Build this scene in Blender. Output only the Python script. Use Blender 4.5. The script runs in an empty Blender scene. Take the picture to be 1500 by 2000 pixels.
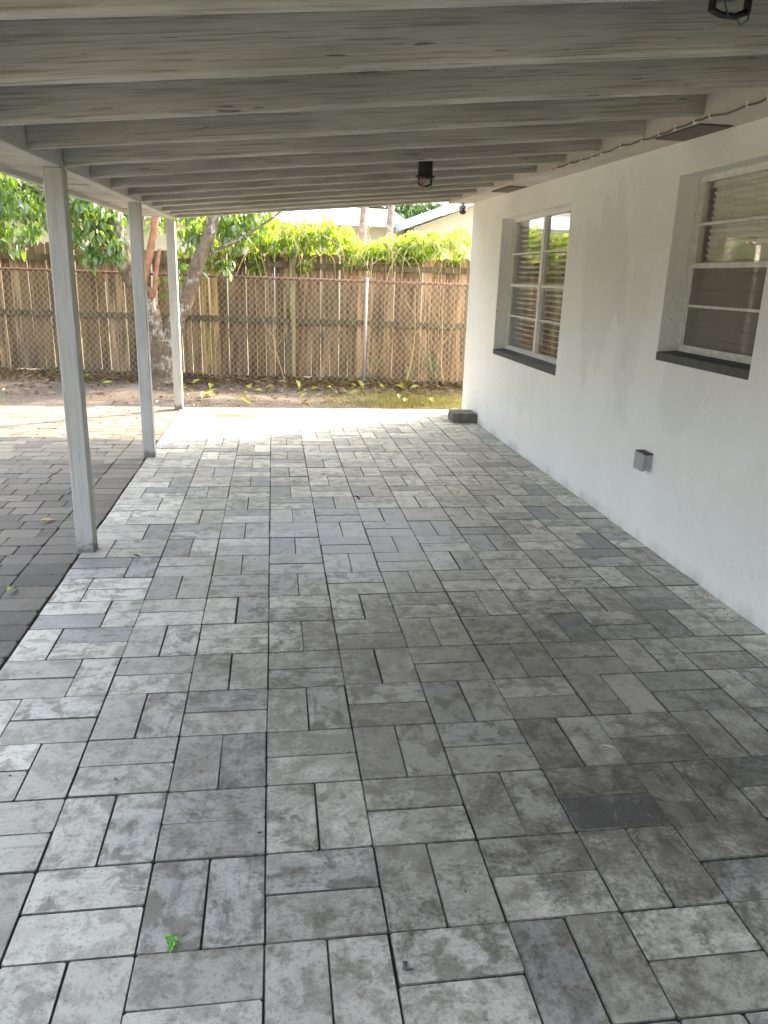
import bpy, bmesh, math, random
import numpy as np
from mathutils import Vector, Matrix
random.seed(7); rng = np.random.default_rng(7)
S = bpy.context.scene; COL = S.collection

# ------------------------------------------------------------------ camera
CAM_H = 1.559; FPX = 1498.0
PITCH, YAW, ROLL = math.radians(16.96), math.radians(8.42), math.radians(-1.82)
fwd = Vector((math.sin(YAW)*math.cos(PITCH), math.cos(YAW)*math.cos(PITCH), -math.sin(PITCH)))
rgt = Vector((math.cos(YAW), -math.sin(YAW), 0)); dwn = fwd.cross(rgt)
c_, s_ = math.cos(ROLL), math.sin(ROLL)
r2 = c_*rgt + s_*dwn; d2 = -s_*rgt + c_*dwn
cam = bpy.data.cameras.new('camera'); camo = bpy.data.objects.new('camera', cam); COL.objects.link(camo)
cam.sensor_fit = 'VERTICAL'; cam.sensor_height = 36; cam.lens = FPX/2000*36
cam.clip_start = 0.05; cam.clip_end = 2000
camo.matrix_world = Matrix(((r2.x, -d2.x, -fwd.x, 0), (r2.y, -d2.y, -fwd.y, 0), (r2.z, -d2.z, -fwd.z, CAM_H), (0, 0, 0, 1)))
S.camera = camo
def pix(x, y, z):
    v = Vector((x, y, z-CAM_H)); w = v.dot(fwd)
    if w < .05: return None
    return 750+FPX*v.dot(r2)/w, 1000+FPX*v.dot(d2)/w

# ------------------------------------------------------------------ sky, sun, exposure
SUN_EL = math.radians(36.8); SUN_AZ = math.atan2(.826, .564)
w = bpy.data.worlds.new('World'); S.world = w; w.use_nodes = True
nt = w.node_tree; bg = nt.nodes['Background']
sky = nt.nodes.new('ShaderNodeTexSky'); sky.sky_type = 'NISHITA'; sky.sun_disc = False
sky.sun_elevation = SUN_EL; sky.sun_rotation = SUN_AZ; sky.air_density = 1.0; sky.dust_density = 7.0; sky.ozone_density = .3
hs = nt.nodes.new('ShaderNodeHueSaturation'); hs.inputs['Saturation'].default_value = .5   # thin haze: paler sky
nt.links.new(sky.outputs[0], hs.inputs['Color']); nt.links.new(hs.outputs[0], bg.inputs[0]); bg.inputs[1].default_value = 0.15
sl = bpy.data.lights.new('sun', 'SUN'); sl.energy = 2.0; sl.angle = math.radians(.55); sl.color = (1, .79, .50)
so = bpy.data.objects.new('sun', sl); COL.objects.link(so)
sd = Vector((math.sin(SUN_AZ)*math.cos(SUN_EL), math.cos(SUN_AZ)*math.cos(SUN_EL), math.sin(SUN_EL)))
so.rotation_euler = sd.to_track_quat('Z', 'Y').to_euler(); so.location = (8, 8, 12)
S.view_settings.view_transform = 'Standard'; S.view_settings.look = 'None'
S.view_settings.exposure = 2.9; S.view_settings.gamma = 1

# ------------------------------------------------------------------ node helpers
def mat(name):
    m = bpy.data.materials.new(name); m.use_nodes = True
    m.node_tree.nodes.clear(); return m, G(m.node_tree)
class G:
    def __init__(s, nt): s.nt = nt
    def n(s, t, ins=None, **kw):
        nd = s.nt.nodes.new('ShaderNode'+t)
        for k, v in kw.items(): setattr(nd, k, v)
        for k, v in (ins or {}).items(): s.set(nd, k, v)
        return nd
    def set(s, nd, k, v):
        i = nd.inputs[k]
        if isinstance(v, bpy.types.NodeSocket): s.nt.links.new(v, i)
        elif isinstance(v, bpy.types.Node): s.nt.links.new(v.outputs[0], i)
        else: i.default_value = v
    def m(s, op, a, b=0.0, c=None, clamp=False):
        nd = s.n('Math', operation=op, use_clamp=clamp); s.set(nd, 0, a); s.set(nd, 1, b)
        if c is not None: s.set(nd, 2, c)
        return nd.outputs[0]
    def vm(s, op, a, b=(0, 0, 0)):
        nd = s.n('VectorMath', operation=op); s.set(nd, 0, a); s.set(nd, 1, b); return nd.outputs[0]
    def rng(s, v, a, b, c=0.0, d=1.0):
        nd = s.n('MapRange', clamp=True); nd.interpolation_type = 'SMOOTHSTEP'
        for i, q in enumerate((v, a, b, c, d)): s.set(nd, i, q)
        return nd.outputs[0]
    def noise(s, vec, scale, detail=4, rough=.55, sc=None, dist=0.0):
        if sc: vec = s.vm('MULTIPLY', vec, sc)
        nd = s.n('TexNoise'); s.set(nd, 'Vector', vec); s.set(nd, 'Scale', scale); s.set(nd, 'Detail', detail); s.set(nd, 'Roughness', rough); s.set(nd, 'Distortion', dist)
        return nd.outputs[0]
    def mix(s, f, a, b, mode='MIX'):
        nd = s.n('Mix', data_type='RGBA', blend_type=mode, clamp_factor=True)
        for k, v in ((0, f), (6, a), (7, b)):
            if isinstance(v, (tuple, list)) and len(v) == 3: v = (*v, 1)
            s.set(nd, k, v)
        return nd.outputs[2]
    def obj(s): return s.n('TexCoord').outputs['Object']
    def pos(s): return s.n('NewGeometry').outputs['Position']
    def tone(s):
        a = s.n('Attribute', attribute_type='OBJECT', attribute_name='tone'); b = s.n('Attribute', attribute_type='GEOMETRY', attribute_name='tone')
        return s.m('ADD', a.outputs['Fac'], b.outputs['Fac'])
    def ell(s, cx, cy, rx, ry, ang=0.0):
        p = s.n('SeparateXYZ', {0: s.pos()})
        dx = s.m('SUBTRACT', p.outputs[0], cx); dy = s.m('SUBTRACT', p.outputs[1], cy)
        ca, sa = math.cos(ang), math.sin(ang)
        u = s.m('DIVIDE', s.m('ADD', s.m('MULTIPLY', dx, ca), s.m('MULTIPLY', dy, sa)), rx)
        v = s.m('DIVIDE', s.m('SUBTRACT', s.m('MULTIPLY', dy, ca), s.m('MULTIPLY', dx, sa)), ry)
        return s.m('SQRT', s.m('ADD', s.m('MULTIPLY', u, u), s.m('MULTIPLY', v, v)))
    def out(s, color, rough=.6, bump=None, bstr=.3, bdist=.01, spec=.5, metal=0.0, **extra):
        b = s.n('BsdfPrincipled')
        if isinstance(color, (tuple, list)) and len(color) == 3: color = (*color, 1)
        s.set(b, 'Base Color', color); s.set(b, 'Roughness', rough); s.set(b, 'Specular IOR Level', spec); s.set(b, 'Metallic', metal)
        if bump is not None:
            bn = s.n('Bump', {'Strength': bstr, 'Distance': bdist, 'Height': bump}); s.set(b, 'Normal', bn.outputs[0])
        o = s.n('OutputMaterial'); s.nt.links.new(b.outputs[0], o.inputs[0]); return b
M = {}
def simple(name, col, rough=.6, metal=0, nsc=0, nam=.15, spec=.5):
    m, g = mat(name)
    if nsc:
        v = g.noise(g.obj(), nsc, 5); k = g.rng(v, .3, .7, 1-nam, 1+nam)
        cc = g.n('Mix', data_type='RGBA', blend_type='MULTIPLY'); g.set(cc, 0, 1.0); g.set(cc, 6, (*col, 1))
        cb = g.n('CombineColor', {0: k, 1: k, 2: k}); g.set(cc, 7, cb.outputs[0])
        g.out(cc.outputs[2], rough, bump=v, bstr=.15, bdist=.004, spec=spec, metal=metal)
    else: g.out(col, rough, spec=spec, metal=metal)
    M[name] = m; return m

# --- patio pavers
m, g = mat('stone_paver'); M['paver'] = m
T = g.tone(); P = g.pos(); O = g.obj()
off = g.n('CombineXYZ', {0: g.m('MULTIPLY', T, 91.7), 1: g.m('MULTIPLY', T, 57.3), 2: g.m('MULTIPLY', T, 33.1)}).outputs[0]
L = g.vm('ADD', O, off)
mott = g.noise(L, 13, 9, .68, dist=.4); fine = g.noise(P, 70, 6, .7); strk = g.noise(L, 3.5, 6, .6, sc=(1.2, 8, 1), dist=.8)
dull = g.noise(P, 11, 9, .72, dist=.5)
t1 = g.m('FRACT', g.m('MULTIPLY', T, 7.31)); t2 = g.m('FRACT', g.m('MULTIPLY', T, 23.7)); t3 = g.m('FRACT', g.m('MULTIPLY', T, 51.9))
base = g.mix(g.rng(t1, .0, 1.0), (.50, .48, .425), (.76, .735, .655))
base = g.mix(g.rng(t2, .84, .97), base, (.35, .352, .352))
base = g.mix(g.rng(t2, .06, .0), base, (.30, .30, .295))
base = g.mix(g.rng(t3, .7, .98, 0, .45), base, (.47, .48, .495))
base = g.mix(g.m('MULTIPLY', g.rng(mott, .46, .60), g.rng(t3, 0, 1, .45, .85)), base, (.25, .23, .19))
base = g.mix(g.m('MULTIPLY', g.rng(strk, .52, .74), g.rng(t3, .35, .8, .12, .7)), base, (.21, .21, .215))
base = g.mix(g.m('MULTIPLY', g.rng(strk, .46, .28), .35), base, (.60, .595, .56))
base = g.mix(g.m('MULTIPLY', g.rng(fine, .53, .66), .55), base, (.17, .16, .14))
# worn grime: dark patch of old dirt, broken up by noise
e1 = g.ell(1.25, 1.9, .85, .5, .25); e2 = g.ell(1.0, 2.5, 1.45, 1.5, .2); e3 = g.ell(.75, 3.1, .8, .5)
brk = g.noise(P, 5, 9, .7, dist=.8)
d1 = g.m('MULTIPLY', g.rng(g.m('ADD', e1, g.m('ADD', g.m('MULTIPLY', g.m('SUBTRACT', brk, .5), 4.0), g.m('MULTIPLY', g.m('SUBTRACT', fine, .5), 2.0))), 1.15, .0), .62)
d2_ = g.m('MULTIPLY', g.rng(g.m('ADD', e2, g.m('ADD', g.m('MULTIPLY', g.m('SUBTRACT', dull, .5), 3.0), g.m('MULTIPLY', g.m('SUBTRACT', fine, .5), 3.0))), 1.2, .45), .56)
d3 = g.m('MULTIPLY', g.rng(g.m('ADD', e3, g.m('MULTIPLY', g.m('SUBTRACT', dull, .5), 2.6)), 1.1, .3), .4)
base = g.mix(d2_, base, (.30, .285, .25), 'MULTIPLY'); base = g.mix(d3, base, (.35, .33, .29), 'MULTIPLY'); base = g.mix(d1, base, (.17, .155, .135), 'MULTIPLY')
gen = g.noise(P, 2.3, 7, .62); base = g.mix(g.m('MULTIPLY', g.rng(g.m('ADD', gen, g.m('MULTIPLY', g.m('SUBTRACT', dull, .5), .5)), .50, .68), .4), base, (.5, .48, .43), 'MULTIPLY')
# bluish floor sheen painted into the paver colour, and the rust stain
e4 = g.ell(.5, 4.6, 1.05, 1.0, .5); sheen_nz = g.noise(P, 14, 7, .7, dist=1.2)
base = g.mix(g.m('MULTIPLY', g.rng(g.m('ADD', e4, g.m('MULTIPLY', g.m('SUBTRACT', sheen_nz, .5), 1.6)), 1.0, .3), .6), base, (.56, .585, .64))
e5 = g.ell(-.5, 8.88, .62, .22, .05)
base = g.mix(g.m('MULTIPLY', g.rng(g.m('ADD', e5, g.m('MULTIPLY', g.m('SUBTRACT', dull, .5), 2.0)), 1.15, .2), .85), base, (.27, .08, .01))
# thin scratches
scr = g.n('TexVoronoi', feature='DISTANCE_TO_EDGE'); g.set(scr, 'Vector', g.vm('MULTIPLY', g.vm('ADD', P, (3, 1, 0)), (1, .55, 1))); g.set(scr, 'Scale', 3.1)
scm = g.m('MULTIPLY', g.rng(scr.outputs[0], .012, .003), g.m('MULTIPLY', g.rng(g.noise(P, 1.6, 3), .56, .66), g.rng(g.noise(P, 24, 4), .45, .6)))
base = g.mix(g.m('MULTIPLY', scm, .25), base, (.52, .53, .54))
g.out(base, g.rng(dull, .3, .7, .42, .62), bump=g.m('ADD', g.m('MULTIPLY', fine, .5), mott), bstr=.35, bdist=.003, spec=.5)

# --- old brick pavers
m, g = mat('old_brick_paver'); M['brick'] = m
T = g.tone(); P = g.pos()
a = g.noise(P, 60, 8, .8); b = g.noise(P, 9, 8, .72); c = g.noise(P, 1.3, 4)
t1 = g.m('FRACT', g.m('MULTIPLY', T, 13.7)); t2 = g.m('FRACT', g.m('MULTIPLY', T, 5.3))
base = g.mix(t1, (.135, .126, .112), (.24, .22, .19)); base = g.mix(g.rng(t2, .6, 1.0, 0, .6), base, (.26, .225, .19))
base = g.mix(g.m('MULTIPLY', g.rng(a, .5, .75), .6), base, (.07, .067, .06)); base = g.mix(g.m('MULTIPLY', g.rng(a, .44, .25), .6), base, (.38, .36, .325))
base = g.mix(g.m('MULTIPLY', g.rng(b, .52, .75), .6), base, (.085, .08, .07))
base = g.mix(g.m('MULTIPLY', g.m('MULTIPLY', g.rng(c, .5, .62), g.rng(b, .48, .6)), .45), base, (.22, .215, .15))
g.out(base, .8, bump=g.m('ADD', a, b), bstr=.7, bdist=.006, spec=.35)

simple('joint_grime', (.15, .14, .12), .95, nsc=60, nam=.4)
simple('joint_sand', (.05, .047, .04), .95, nsc=60, nam=.35)

# --- painted timber (grain axis given)
def paintwood(name, sc, c0, c1, dirt, wear=.5):
    m, g = mat(name); T = g.tone(); O = g.obj()
    if sc[0] < 1:   # joists fall with the roof: grain follows the board
        q_ = g.n('SeparateXYZ', {0: O}); O = g.n('CombineXYZ', {0: q_.outputs[0], 1: q_.outputs[1], 2: g.m('SUBTRACT', q_.outputs[2], g.m('MULTIPLY', q_.outputs[0], .0976))}).outputs[0]
    V = g.vm('ADD', O, g.n('CombineXYZ', {0: g.m('MULTIPLY', T, 37.0), 1: g.m('MULTIPLY', T, 19.0), 2: g.m('MULTIPLY', T, 53.0)}).outputs[0])
    warp = g.vm('ADD', V, g.vm('MULTIPLY', g.n('TexNoise', {'Vector': g.vm('MULTIPLY', V, tuple(.6 if q < 1 else 1 for q in sc)), 'Scale': 3.0}).outputs[1], (.02, .02, .02)))
    gr = g.noise(warp, 140, 4, .6, sc=tuple(.02 if q < 1 else 1 for q in sc)); big = g.noise(V, 2.6, 5, .6, sc=tuple(.5 if q < 1 else 2.0 for q in sc))
    crk = g.noise(V, 60, 2, .5, sc=tuple(.07 if q < 1 else 1.0 for q in sc))
    kn = g.n('TexVoronoi', feature='F1'); g.set(kn, 'Vector', g.vm('MULTIPLY', V, tuple(.9 if q < 1 else 1.6 for q in sc))); g.set(kn, 'Scale', 2.2)
    kd = g.m('ADD', kn.outputs[0], g.m('MULTIPLY', g.m('SUBTRACT', gr, .5), .05))
    ring = g.m('MULTIPLY', g.rng(g.m('SINE', g.m('MULTIPLY', kd, 260.0)), .2, .9), g.rng(kd, .085, .05))
    col = g.mix(g.rng(big, .3, .7), c0, c1)
    col = g.mix(g.m('MULTIPLY', g.rng(gr, .46, .68), wear), col, dirt)
    col = g.mix(g.m('MULTIPLY', ring, .55), col, dirt); col = g.mix(g.rng(kd, .034, .018, 0, .8), col, (.07, .06, .05))
    if sc[2] < 1:
        pz = g.n('SeparateXYZ', {0: g.pos()}).outputs[2]
        col = g.mix(g.m('MULTIPLY', g.rng(g.m('ADD', pz, g.m('MULTIPLY', g.m('SUBTRACT', g.noise(g.pos(), 18, 6, .7), .5), .22)), .09, .015), .75), col, (.10, .092, .075))
    ck = g.m('MULTIPLY', g.rng(crk, .70, .75), .75); col = g.mix(ck, col, (.09, .08, .07))
    g.out(col, .62, bump=g.m('SUBTRACT', g.m('ADD', gr, g.m('MULTIPLY', ring, .3)), g.m('MULTIPLY', ck, 1.5)), bstr=.5, bdist=.004, spec=.35)
    M[name] = m
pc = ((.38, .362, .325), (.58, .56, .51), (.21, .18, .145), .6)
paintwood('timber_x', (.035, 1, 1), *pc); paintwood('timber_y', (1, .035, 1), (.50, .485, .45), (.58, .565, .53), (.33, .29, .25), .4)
paintwood('timber_z', (1, 1, .035), (.44, .43, .40), (.56, .55, .52), (.31, .285, .25), .5)
simple('deck_grey', (.08, .081, .083), .75, nsc=5, nam=.1)
simple('roofing', (.5, .5, .48), .8, nsc=3)

# --- stucco wall
m, g = mat('stucco'); M['stucco'] = m
P = g.pos(); a = g.noise(P, 34, 6, .6); b = g.noise(P, 6, 5, .55); c = g.noise(P, 1.1, 5, .6, sc=(1, 1, .45)); f = g.noise(P, 2.6, 6, .6, sc=(1, 1, .35))
base = g.mix(g.rng(c, .3, .7), (.79, .785, .755), (.84, .838, .81))
# grey run-down patches on the paint, repaired spots
def wl(cy, cz, ry, rz):
    p = g.n('SeparateXYZ', {0: P}); u = g.m('DIVIDE', g.m('SUBTRACT', p.outputs[1], cy), ry); v = g.m('DIVIDE', g.m('SUBTRACT', p.outputs[2], cz), rz)
    return g.m('SQRT', g.m('ADD', g.m('MULTIPLY', u, u), g.m('MULTIPLY', v, v)))
nz = g.m('ADD', g.m('MULTIPLY', g.m('SUBTRACT', f, .5), 3.4), g.m('MULTIPLY', g.m('SUBTRACT', b, .5), 1.2))
for (cy, cz, ry, rz, k) in ((5.35, 1.5, .42, .62, .30), (4.9, 1.3, .28, .45, .2), (4.1, .95, .3, .35, .2), (3.2, 1.9, .5, .5, .14), (7.0, .6, .5, .3, .14), (3.4, .4, .6, .3, .1)):
    base = g.mix(g.m('MULTIPLY', g.rng(g.m('ADD', wl(cy, cz, ry, rz), nz), 1.0, .7), k), base, (.60, .60, .55))
sp = g.n('TexVoronoi', feature='F1'); g.set(sp, 'Vector', P); g.set(sp, 'Scale', 9.0)
base = g.mix(g.m('MULTIPLY', g.rng(sp.outputs[0], .075, .045), g.m('GREATER_THAN', g.n('SeparateColor', {0: sp.outputs[1]}).outputs[0], .80)), base, (.16, .15, .13))
zz = g.n('SeparateXYZ', {0: P}).outputs[2]
base = g.mix(g.m('MULTIPLY', g.rng(zz, .10, .0), g.rng(f, .45, .65, .1, .7)), base, (.42, .41, .37))
g.out(base, .75, bump=g.m('ADD', g.m('MULTIPLY', a, .8), b), bstr=.8, bdist=.016, spec=.3)
m, g = mat('soffit_paint'); M['soffit'] = m
a = g.noise(g.pos(), 5, 5, .6, sc=(1, .3, 1)); g.out(g.mix(g.rng(a, .3, .7), (.50, .46, .41), (.62, .58, .53)), .75, bump=a, bstr=.2)
simple('window_aluminium', (.68, .67, .64), .45, nsc=30, nam=.12)
simple('sill_grey', (.055, .06, .066), .6, nsc=20, nam=.25)
simple('blind_white', (.84, .80, .71), .6); simple('room_dark', (.05, .048, .045), .9)
simple('black_metal', (.012, .012, .013), .45); simple('chrome', (.7, .7, .7), .25, metal=1); simple('white_plastic', (.8, .8, .78), .4)
simple('orange_plastic', (.75, .22, .05), .4); simple('copper', (.5, .2, .11), .45, metal=.5); simple('green_wire', (.02, .07, .06), .5)
simple('cable_brown', (.16, .125, .10), .6); simple('vent_dark', (.07, .065, .06), .7); simple('vent_slat', (.2, .185, .165), .7)
simple('box_grey', (.34, .345, .35), .5, nsc=40, nam=.1); simple('camera_grey', (.34, .35, .36), .4); simple('lens_dark', (.03, .03, .035), .15)
simple('slab_stone', (.15, .145, .125), .8, nsc=25, nam=.3)
simple('rust_pipe', (.23, .10, .07), .75, nsc=18, nam=.35); simple('galvanised', (.50, .50, .50), .5, metal=.4, nsc=25, nam=.15)
simple('wire', (.55, .52, .44), .5, metal=.2)
m, g = mat('glass'); M['glass'] = m
gl = g.n('BsdfGlossy', {'Color': (1, 1, 1, 1), 'Roughness': .02}); tr = g.n('BsdfTransparent', {'Color': (.965, .97, .96, 1)})
fc = g.n('LayerWeight', {'Blend': .5}).outputs['Facing']; sch = g.m('ADD', .06, g.m('MULTIPLY', g.m('POWER', fc, 4.0), .9), clamp=True); mx = g.n('MixShader', {0: sch, 1: tr.outputs[0], 2: gl.outputs[0]})
o = g.n('OutputMaterial'); g.nt.links.new(mx.outputs[0], o.inputs[0])
m, g = mat('insect_screen'); M['screen'] = m
df = g.n('BsdfDiffuse', {'Color': (.28, .26, .225, 1)}); tr = g.n('BsdfTransparent', {'Color': (1, 1, 1, 1)})
mx = g.n('MixShader', {0: .48, 1: tr.outputs[0], 2: df.outputs[0]}); o = g.n('OutputMaterial'); g.nt.links.new(mx.outputs[0], o.inputs[0])

# --- fence timber
def rawwood(name, c0, c1, algae):
    m, g = mat(name); T = g.tone(); O = g.obj()
    V = g.vm('ADD', O, g.n('CombineXYZ', {0: g.m('MULTIPLY', T, 37.0), 1: g.m('MULTIPLY', T, 19.0), 2: g.m('MULTIPLY', T, 53.0)}).outputs[0])
    gr = g.noise(V, 24, 6, .65, sc=(1, 1, .05), dist=.4); bl = g.noise(V, 3, 5, .6, sc=(1.5, 1, .6))
    t1 = g.m('FRACT', g.m('MULTIPLY', T, 17.3)); col = g.mix(t1, c0, c1)
    col = g.mix(g.m('MULTIPLY', g.rng(gr, .42, .64), .85), col, (.075, .055, .04)); col = g.mix(g.m('MULTIPLY', g.rng(bl, .45, .7), algae), col, (.085, .085, .045))
    g.out(col, .85, bump=gr, bstr=.6, bdist=.006, spec=.2); M[name] = m
rawwood('picket_wood', (.24, .155, .085), (.52, .36, .215), .5); rawwood('new_picket_wood', (.62, .43, .2), (.66, .46, .24), .1)
rawwood('rail_wood', (.17, .145, .09), (.23, .185, .12), .6); rawwood('fence_post_wood', (.38, .32, .17), (.44, .37, .21), .35)

# --- bark, leaves, soil
m, g = mat('bark'); M['bark'] = m
P = g.pos(); a = g.noise(P, 16, 8, .7, sc=(1, 1, .6)); b = g.noise(P, 5, 6, .65); c = g.noise(P, 30, 5, .6, sc=(1, 1, .5))
col = g.mix(g.rng(a, .3, .7), (.12, .092, .065), (.25, .20, .145)); col = g.mix(g.m('MULTIPLY', g.rng(b, .5, .6), g.rng(c, .42, .6)), col, (.46, .45, .40))
g.out(col, .9, bump=g.m('ADD', a, c), bstr=.9, bdist=.02, spec=.2)
simple('smooth_bark', (.34, .17, .10), .7, nsc=12, nam=.25); simple('dry_stem', (.52, .42, .25), .8, nsc=20, nam=.3); simple('palm_bark', (.36, .29, .26), .85, nsc=9, nam=.25)
def leafmat(name, c0, c1, t0, t1_, tr=.5, gloss=.12):
    m, g = mat(name); T = g.m('FRACT', g.m('MULTIPLY', g.tone(), 9.17))
    n = g.noise(g.pos(), 14, 2); f = g.m('ADD', g.m('MULTIPLY', T, .7), g.m('MULTIPLY', n, .3))
    d = g.n('BsdfDiffuse', {'Color': g.mix(f, c0, c1)}); t = g.n('BsdfTranslucent', {'Color': g.mix(f, t0, t1_)})
    gs = g.n('BsdfGlossy', {'Color': (.9, .95, .9, 1), 'Roughness': .35})
    m1 = g.n('MixShader', {0: tr, 1: d.outputs[0], 2: t.outputs[0]}); m2 = g.n('MixShader', {0: gloss, 1: m1.outputs[0], 2: gs.outputs[0]})
    o = g.n('OutputMaterial'); g.nt.links.new(m2.outputs[0], o.inputs[0]); M[name] = m
leafmat('tree_leaf', (.03, .085, .018), (.07, .14, .03), (.14, .36, .02), (.45, .56, .04), .55)
leafmat('vine_leaf', (.03, .09, .015), (.14, .22, .03), (.22, .48, .02), (.88, .86, .06), .62, .08)
leafmat('weed_leaf', (.05, .11, .02), (.11, .17, .04), (.12, .26, .03), (.25, .36, .06), .4, .06)
leafmat('far_leaf', (.03, .06, .025), (.05, .09, .035), (.05, .12, .03), (.1, .18, .05), .35, .05)
leafmat('dead_leaf', (.09, .06, .035), (.24, .165, .085), (.2, .12, .05), (.3, .22, .1), .25, .03)
leafmat('fallen_leaf', (.33, .36, .06), (.46, .42, .11), (.35, .36, .05), (.4, .36, .06), .3, .05)
simple('yellow_leaf', (.62, .47, .05), .5, nsc=40, nam=.2); simple('orange_leaf', (.58, .24, .04), .6, nsc=40, nam=.2); simple('green_leaf', (.42, .48, .12), .5, nsc=40, nam=.2)
simple('fresh_green', (.16, .42, .04), .5, nsc=40, nam=.2); simple('dry_brown', (.09, .085, .075), .8, nsc=50, nam=.4); simple('pale_scrap', (.42, .42, .40), .5)
leafmat('grass_blade', (.20, .19, .05), (.36, .32, .12), (.3, .3, .05), (.45, .42, .1), .35, .04)
m, g = mat('soil'); M['soil'] = m
P = g.pos(); a = g.noise(P, 40, 8, .75); b = g.noise(P, 6, 6, .65); c = g.noise(P, .9, 4)
col = g.mix(g.rng(a, .35, .68), (.065, .054, .046), (.20, .168, .143)); col = g.mix(g.m('MULTIPLY', g.rng(b, .5, .7), .6), col, (.08, .066, .056)); col = g.mix(g.m('MULTIPLY', g.rng(c, .5, .65), .5), col, (.25, .212, .18))
g.out(col, .95, bump=g.m('ADD', a, g.m('MULTIPLY', b, .6)), bstr=.9, bdist=.02, spec=.15)
m, g = mat('lawn'); M['lawn'] = m
P = g.pos(); a = g.noise(P, 5, 8, .7); c = g.noise(P, .4, 4); g.out(g.mix(g.rng(c, .4, .6), g.mix(a, (.05, .075, .02), (.12, .13, .05)), (.16, .135, .09)), .95, bump=a, bstr=.6, spec=.1)
simple('cream_wall', (.74, .69, .54), .8, nsc=3, nam=.06); simple('white_roof', (.62, .68, .74), .6, nsc=2, nam=.06); simple('white_trim', (.8, .8, .8), .6)

# ------------------------------------------------------------------ mesh helpers
WL = {}   # world location of every object's origin
class MB:
    def __init__(s): s.v = []; s.f = []; s.mi = []; s.cur = 0
    def add(s, vs, fs):
        o = len(s.v); s.v += [tuple(p) for p in vs]; s.f += [tuple(i+o for i in q) for q in fs]; s.mi += [s.cur]*len(fs); return s
    def box(s, x0, x1, y0, y1, z0, z1, ch=0.0, jit=0.0):
        if not ch:
            vs = [(x, y, z) for z in (z0, z1) for y in (y0, y1) for x in (x0, x1)]
            return s.add(vs, [(0, 2, 3, 1), (4, 5, 7, 6), (0, 1, 5, 4), (2, 6, 7, 3), (0, 4, 6, 2), (1, 3, 7, 5)])
        bm = bmesh.new(); bmesh.ops.create_cube(bm, size=1)
        for v in bm.verts: v.co = Vector(((x0+x1)/2+v.co.x*(x1-x0), (y0+y1)/2+v.co.y*(y1-y0), (z0+z1)/2+v.co.z*(z1-z0)))
        bmesh.ops.bevel(bm, geom=bm.edges[:], offset=ch, segments=1, affect='EDGES')
        bm.verts.index_update(); r = s.add([v.co for v in bm.verts], [[v.index for v in f.verts] for f in bm.faces]); bm.free(); return r
    def tube(s, pts, rad, n=8, cap=True):
        pts = [Vector(p) for p in pts]; rad = rad if isinstance(rad, (list, tuple)) else [rad]*len(pts)
        vs = []; prev = None
        for i, p in enumerate(pts):
            t = (pts[min(i+1, len(pts)-1)]-pts[max(i-1, 0)]).normalized()
            a = Vector((0, 0, 1)) if abs(t.z) < .9 else Vector((1, 0, 0))
            if prev is None: u = t.cross(a).normalized()
            else: u = (prev-t*prev.dot(t)).normalized()
            prev = u; w_ = t.cross(u)
            for k in range(n):
                an = 2*math.pi*k/n; vs.append(p+(u*math.cos(an)+w_*math.sin(an))*rad[i])
        fs = [(i*n+k, i*n+(k+1) % n, (i+1)*n+(k+1) % n, (i+1)*n+k) for i in range(len(pts)-1) for k in range(n)]
        if cap: fs += [tuple(range(n))[::-1], tuple((len(pts)-1)*n+k for k in range(n))]
        return s.add(vs, fs)
    def lathe(s, cx, cy, prof, n=24):
        vs = [(cx+r*math.cos(2*math.pi*k/n), cy+r*math.sin(2*math.pi*k/n), z) for r, z in prof for k in range(n)]
        fs = [(i*n+k, i*n+(k+1) % n, (i+1)*n+(k+1) % n, (i+1)*n+k) for i in range(len(prof)-1) for k in range(n)]
        return s.add(vs, fs)
    def map(s, fn): s.v = [tuple(fn(*p)) for p in s.v]; return s
    def build(s, name, mt, parent=None, origin=None, smooth=False, tone=None, kind=None):
        A = np.array(s.v, float)
        if origin is None: origin = (A.min(0)+A.max(0))/2
        origin = np.array(origin, float)
        me = bpy.data.meshes.new(name); me.from_pydata((A-origin).tolist(), [], s.f)
        for q in (mt if isinstance(mt, (list, tuple)) else [mt]): me.materials.append(M[q])
        if any(s.mi): me.polygons.foreach_set('material_index', s.mi)
        if smooth: me.polygons.foreach_set('use_smooth', [True]*len(me.polygons))
        me.update(); return link(name, me, origin, parent, tone, kind)
def link(name, me, loc, parent=None, tone=None, kind=None, rotz=0.0):
    o = bpy.data.objects.new(name, me); COL.objects.link(o); loc = Vector(loc); WL[o.name] = loc
    if parent is not None: o.parent = parent; o.location = loc-WL[parent.name]
    else: o.location = loc
    o.rotation_euler = (0, 0, rotz); o['tone'] = float(random.random() if tone is None else tone)
    if kind: o['kind'] = kind
    return o
def thing(name, loc, label, cat, group=None):
    o = bpy.data.objects.new(name, None); COL.objects.link(o); o.location = loc; o.empty_display_size = .1; WL[o.name] = Vector(loc)
    return tag(o, label, cat, group)
def tag(o, label, cat, group=None):
    o['label'] = label; o['category'] = cat
    if group: o['group'] = group
    return o
def tonemesh(name, verts, faces, tones, mt, parent=None, kind='stuff', origin=(0, 0, 0), edge=None, mi=None):
    me = bpy.data.meshes.new(name); me.from_pydata((np.asarray(verts)-np.array(origin)).tolist(), [], faces); me.materials.append(M[mt])
    if edge: me.materials.append(M[edge]); me.polygons.foreach_set('material_index', mi)
    at = me.attributes.new('tone', 'FLOAT', 'POINT'); at.data.foreach_set('value', np.asarray(tones, dtype=np.float32)); me.update()
    return link(name, me, origin, parent, 0.0, kind)

# ------------------------------------------------------------------ ground
gm = MB(); gm.box(-300, 300, -300, 300, -.5, -.05); go = gm.build('ground', 'lawn', origin=(0, 0, 0), kind='structure')
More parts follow.
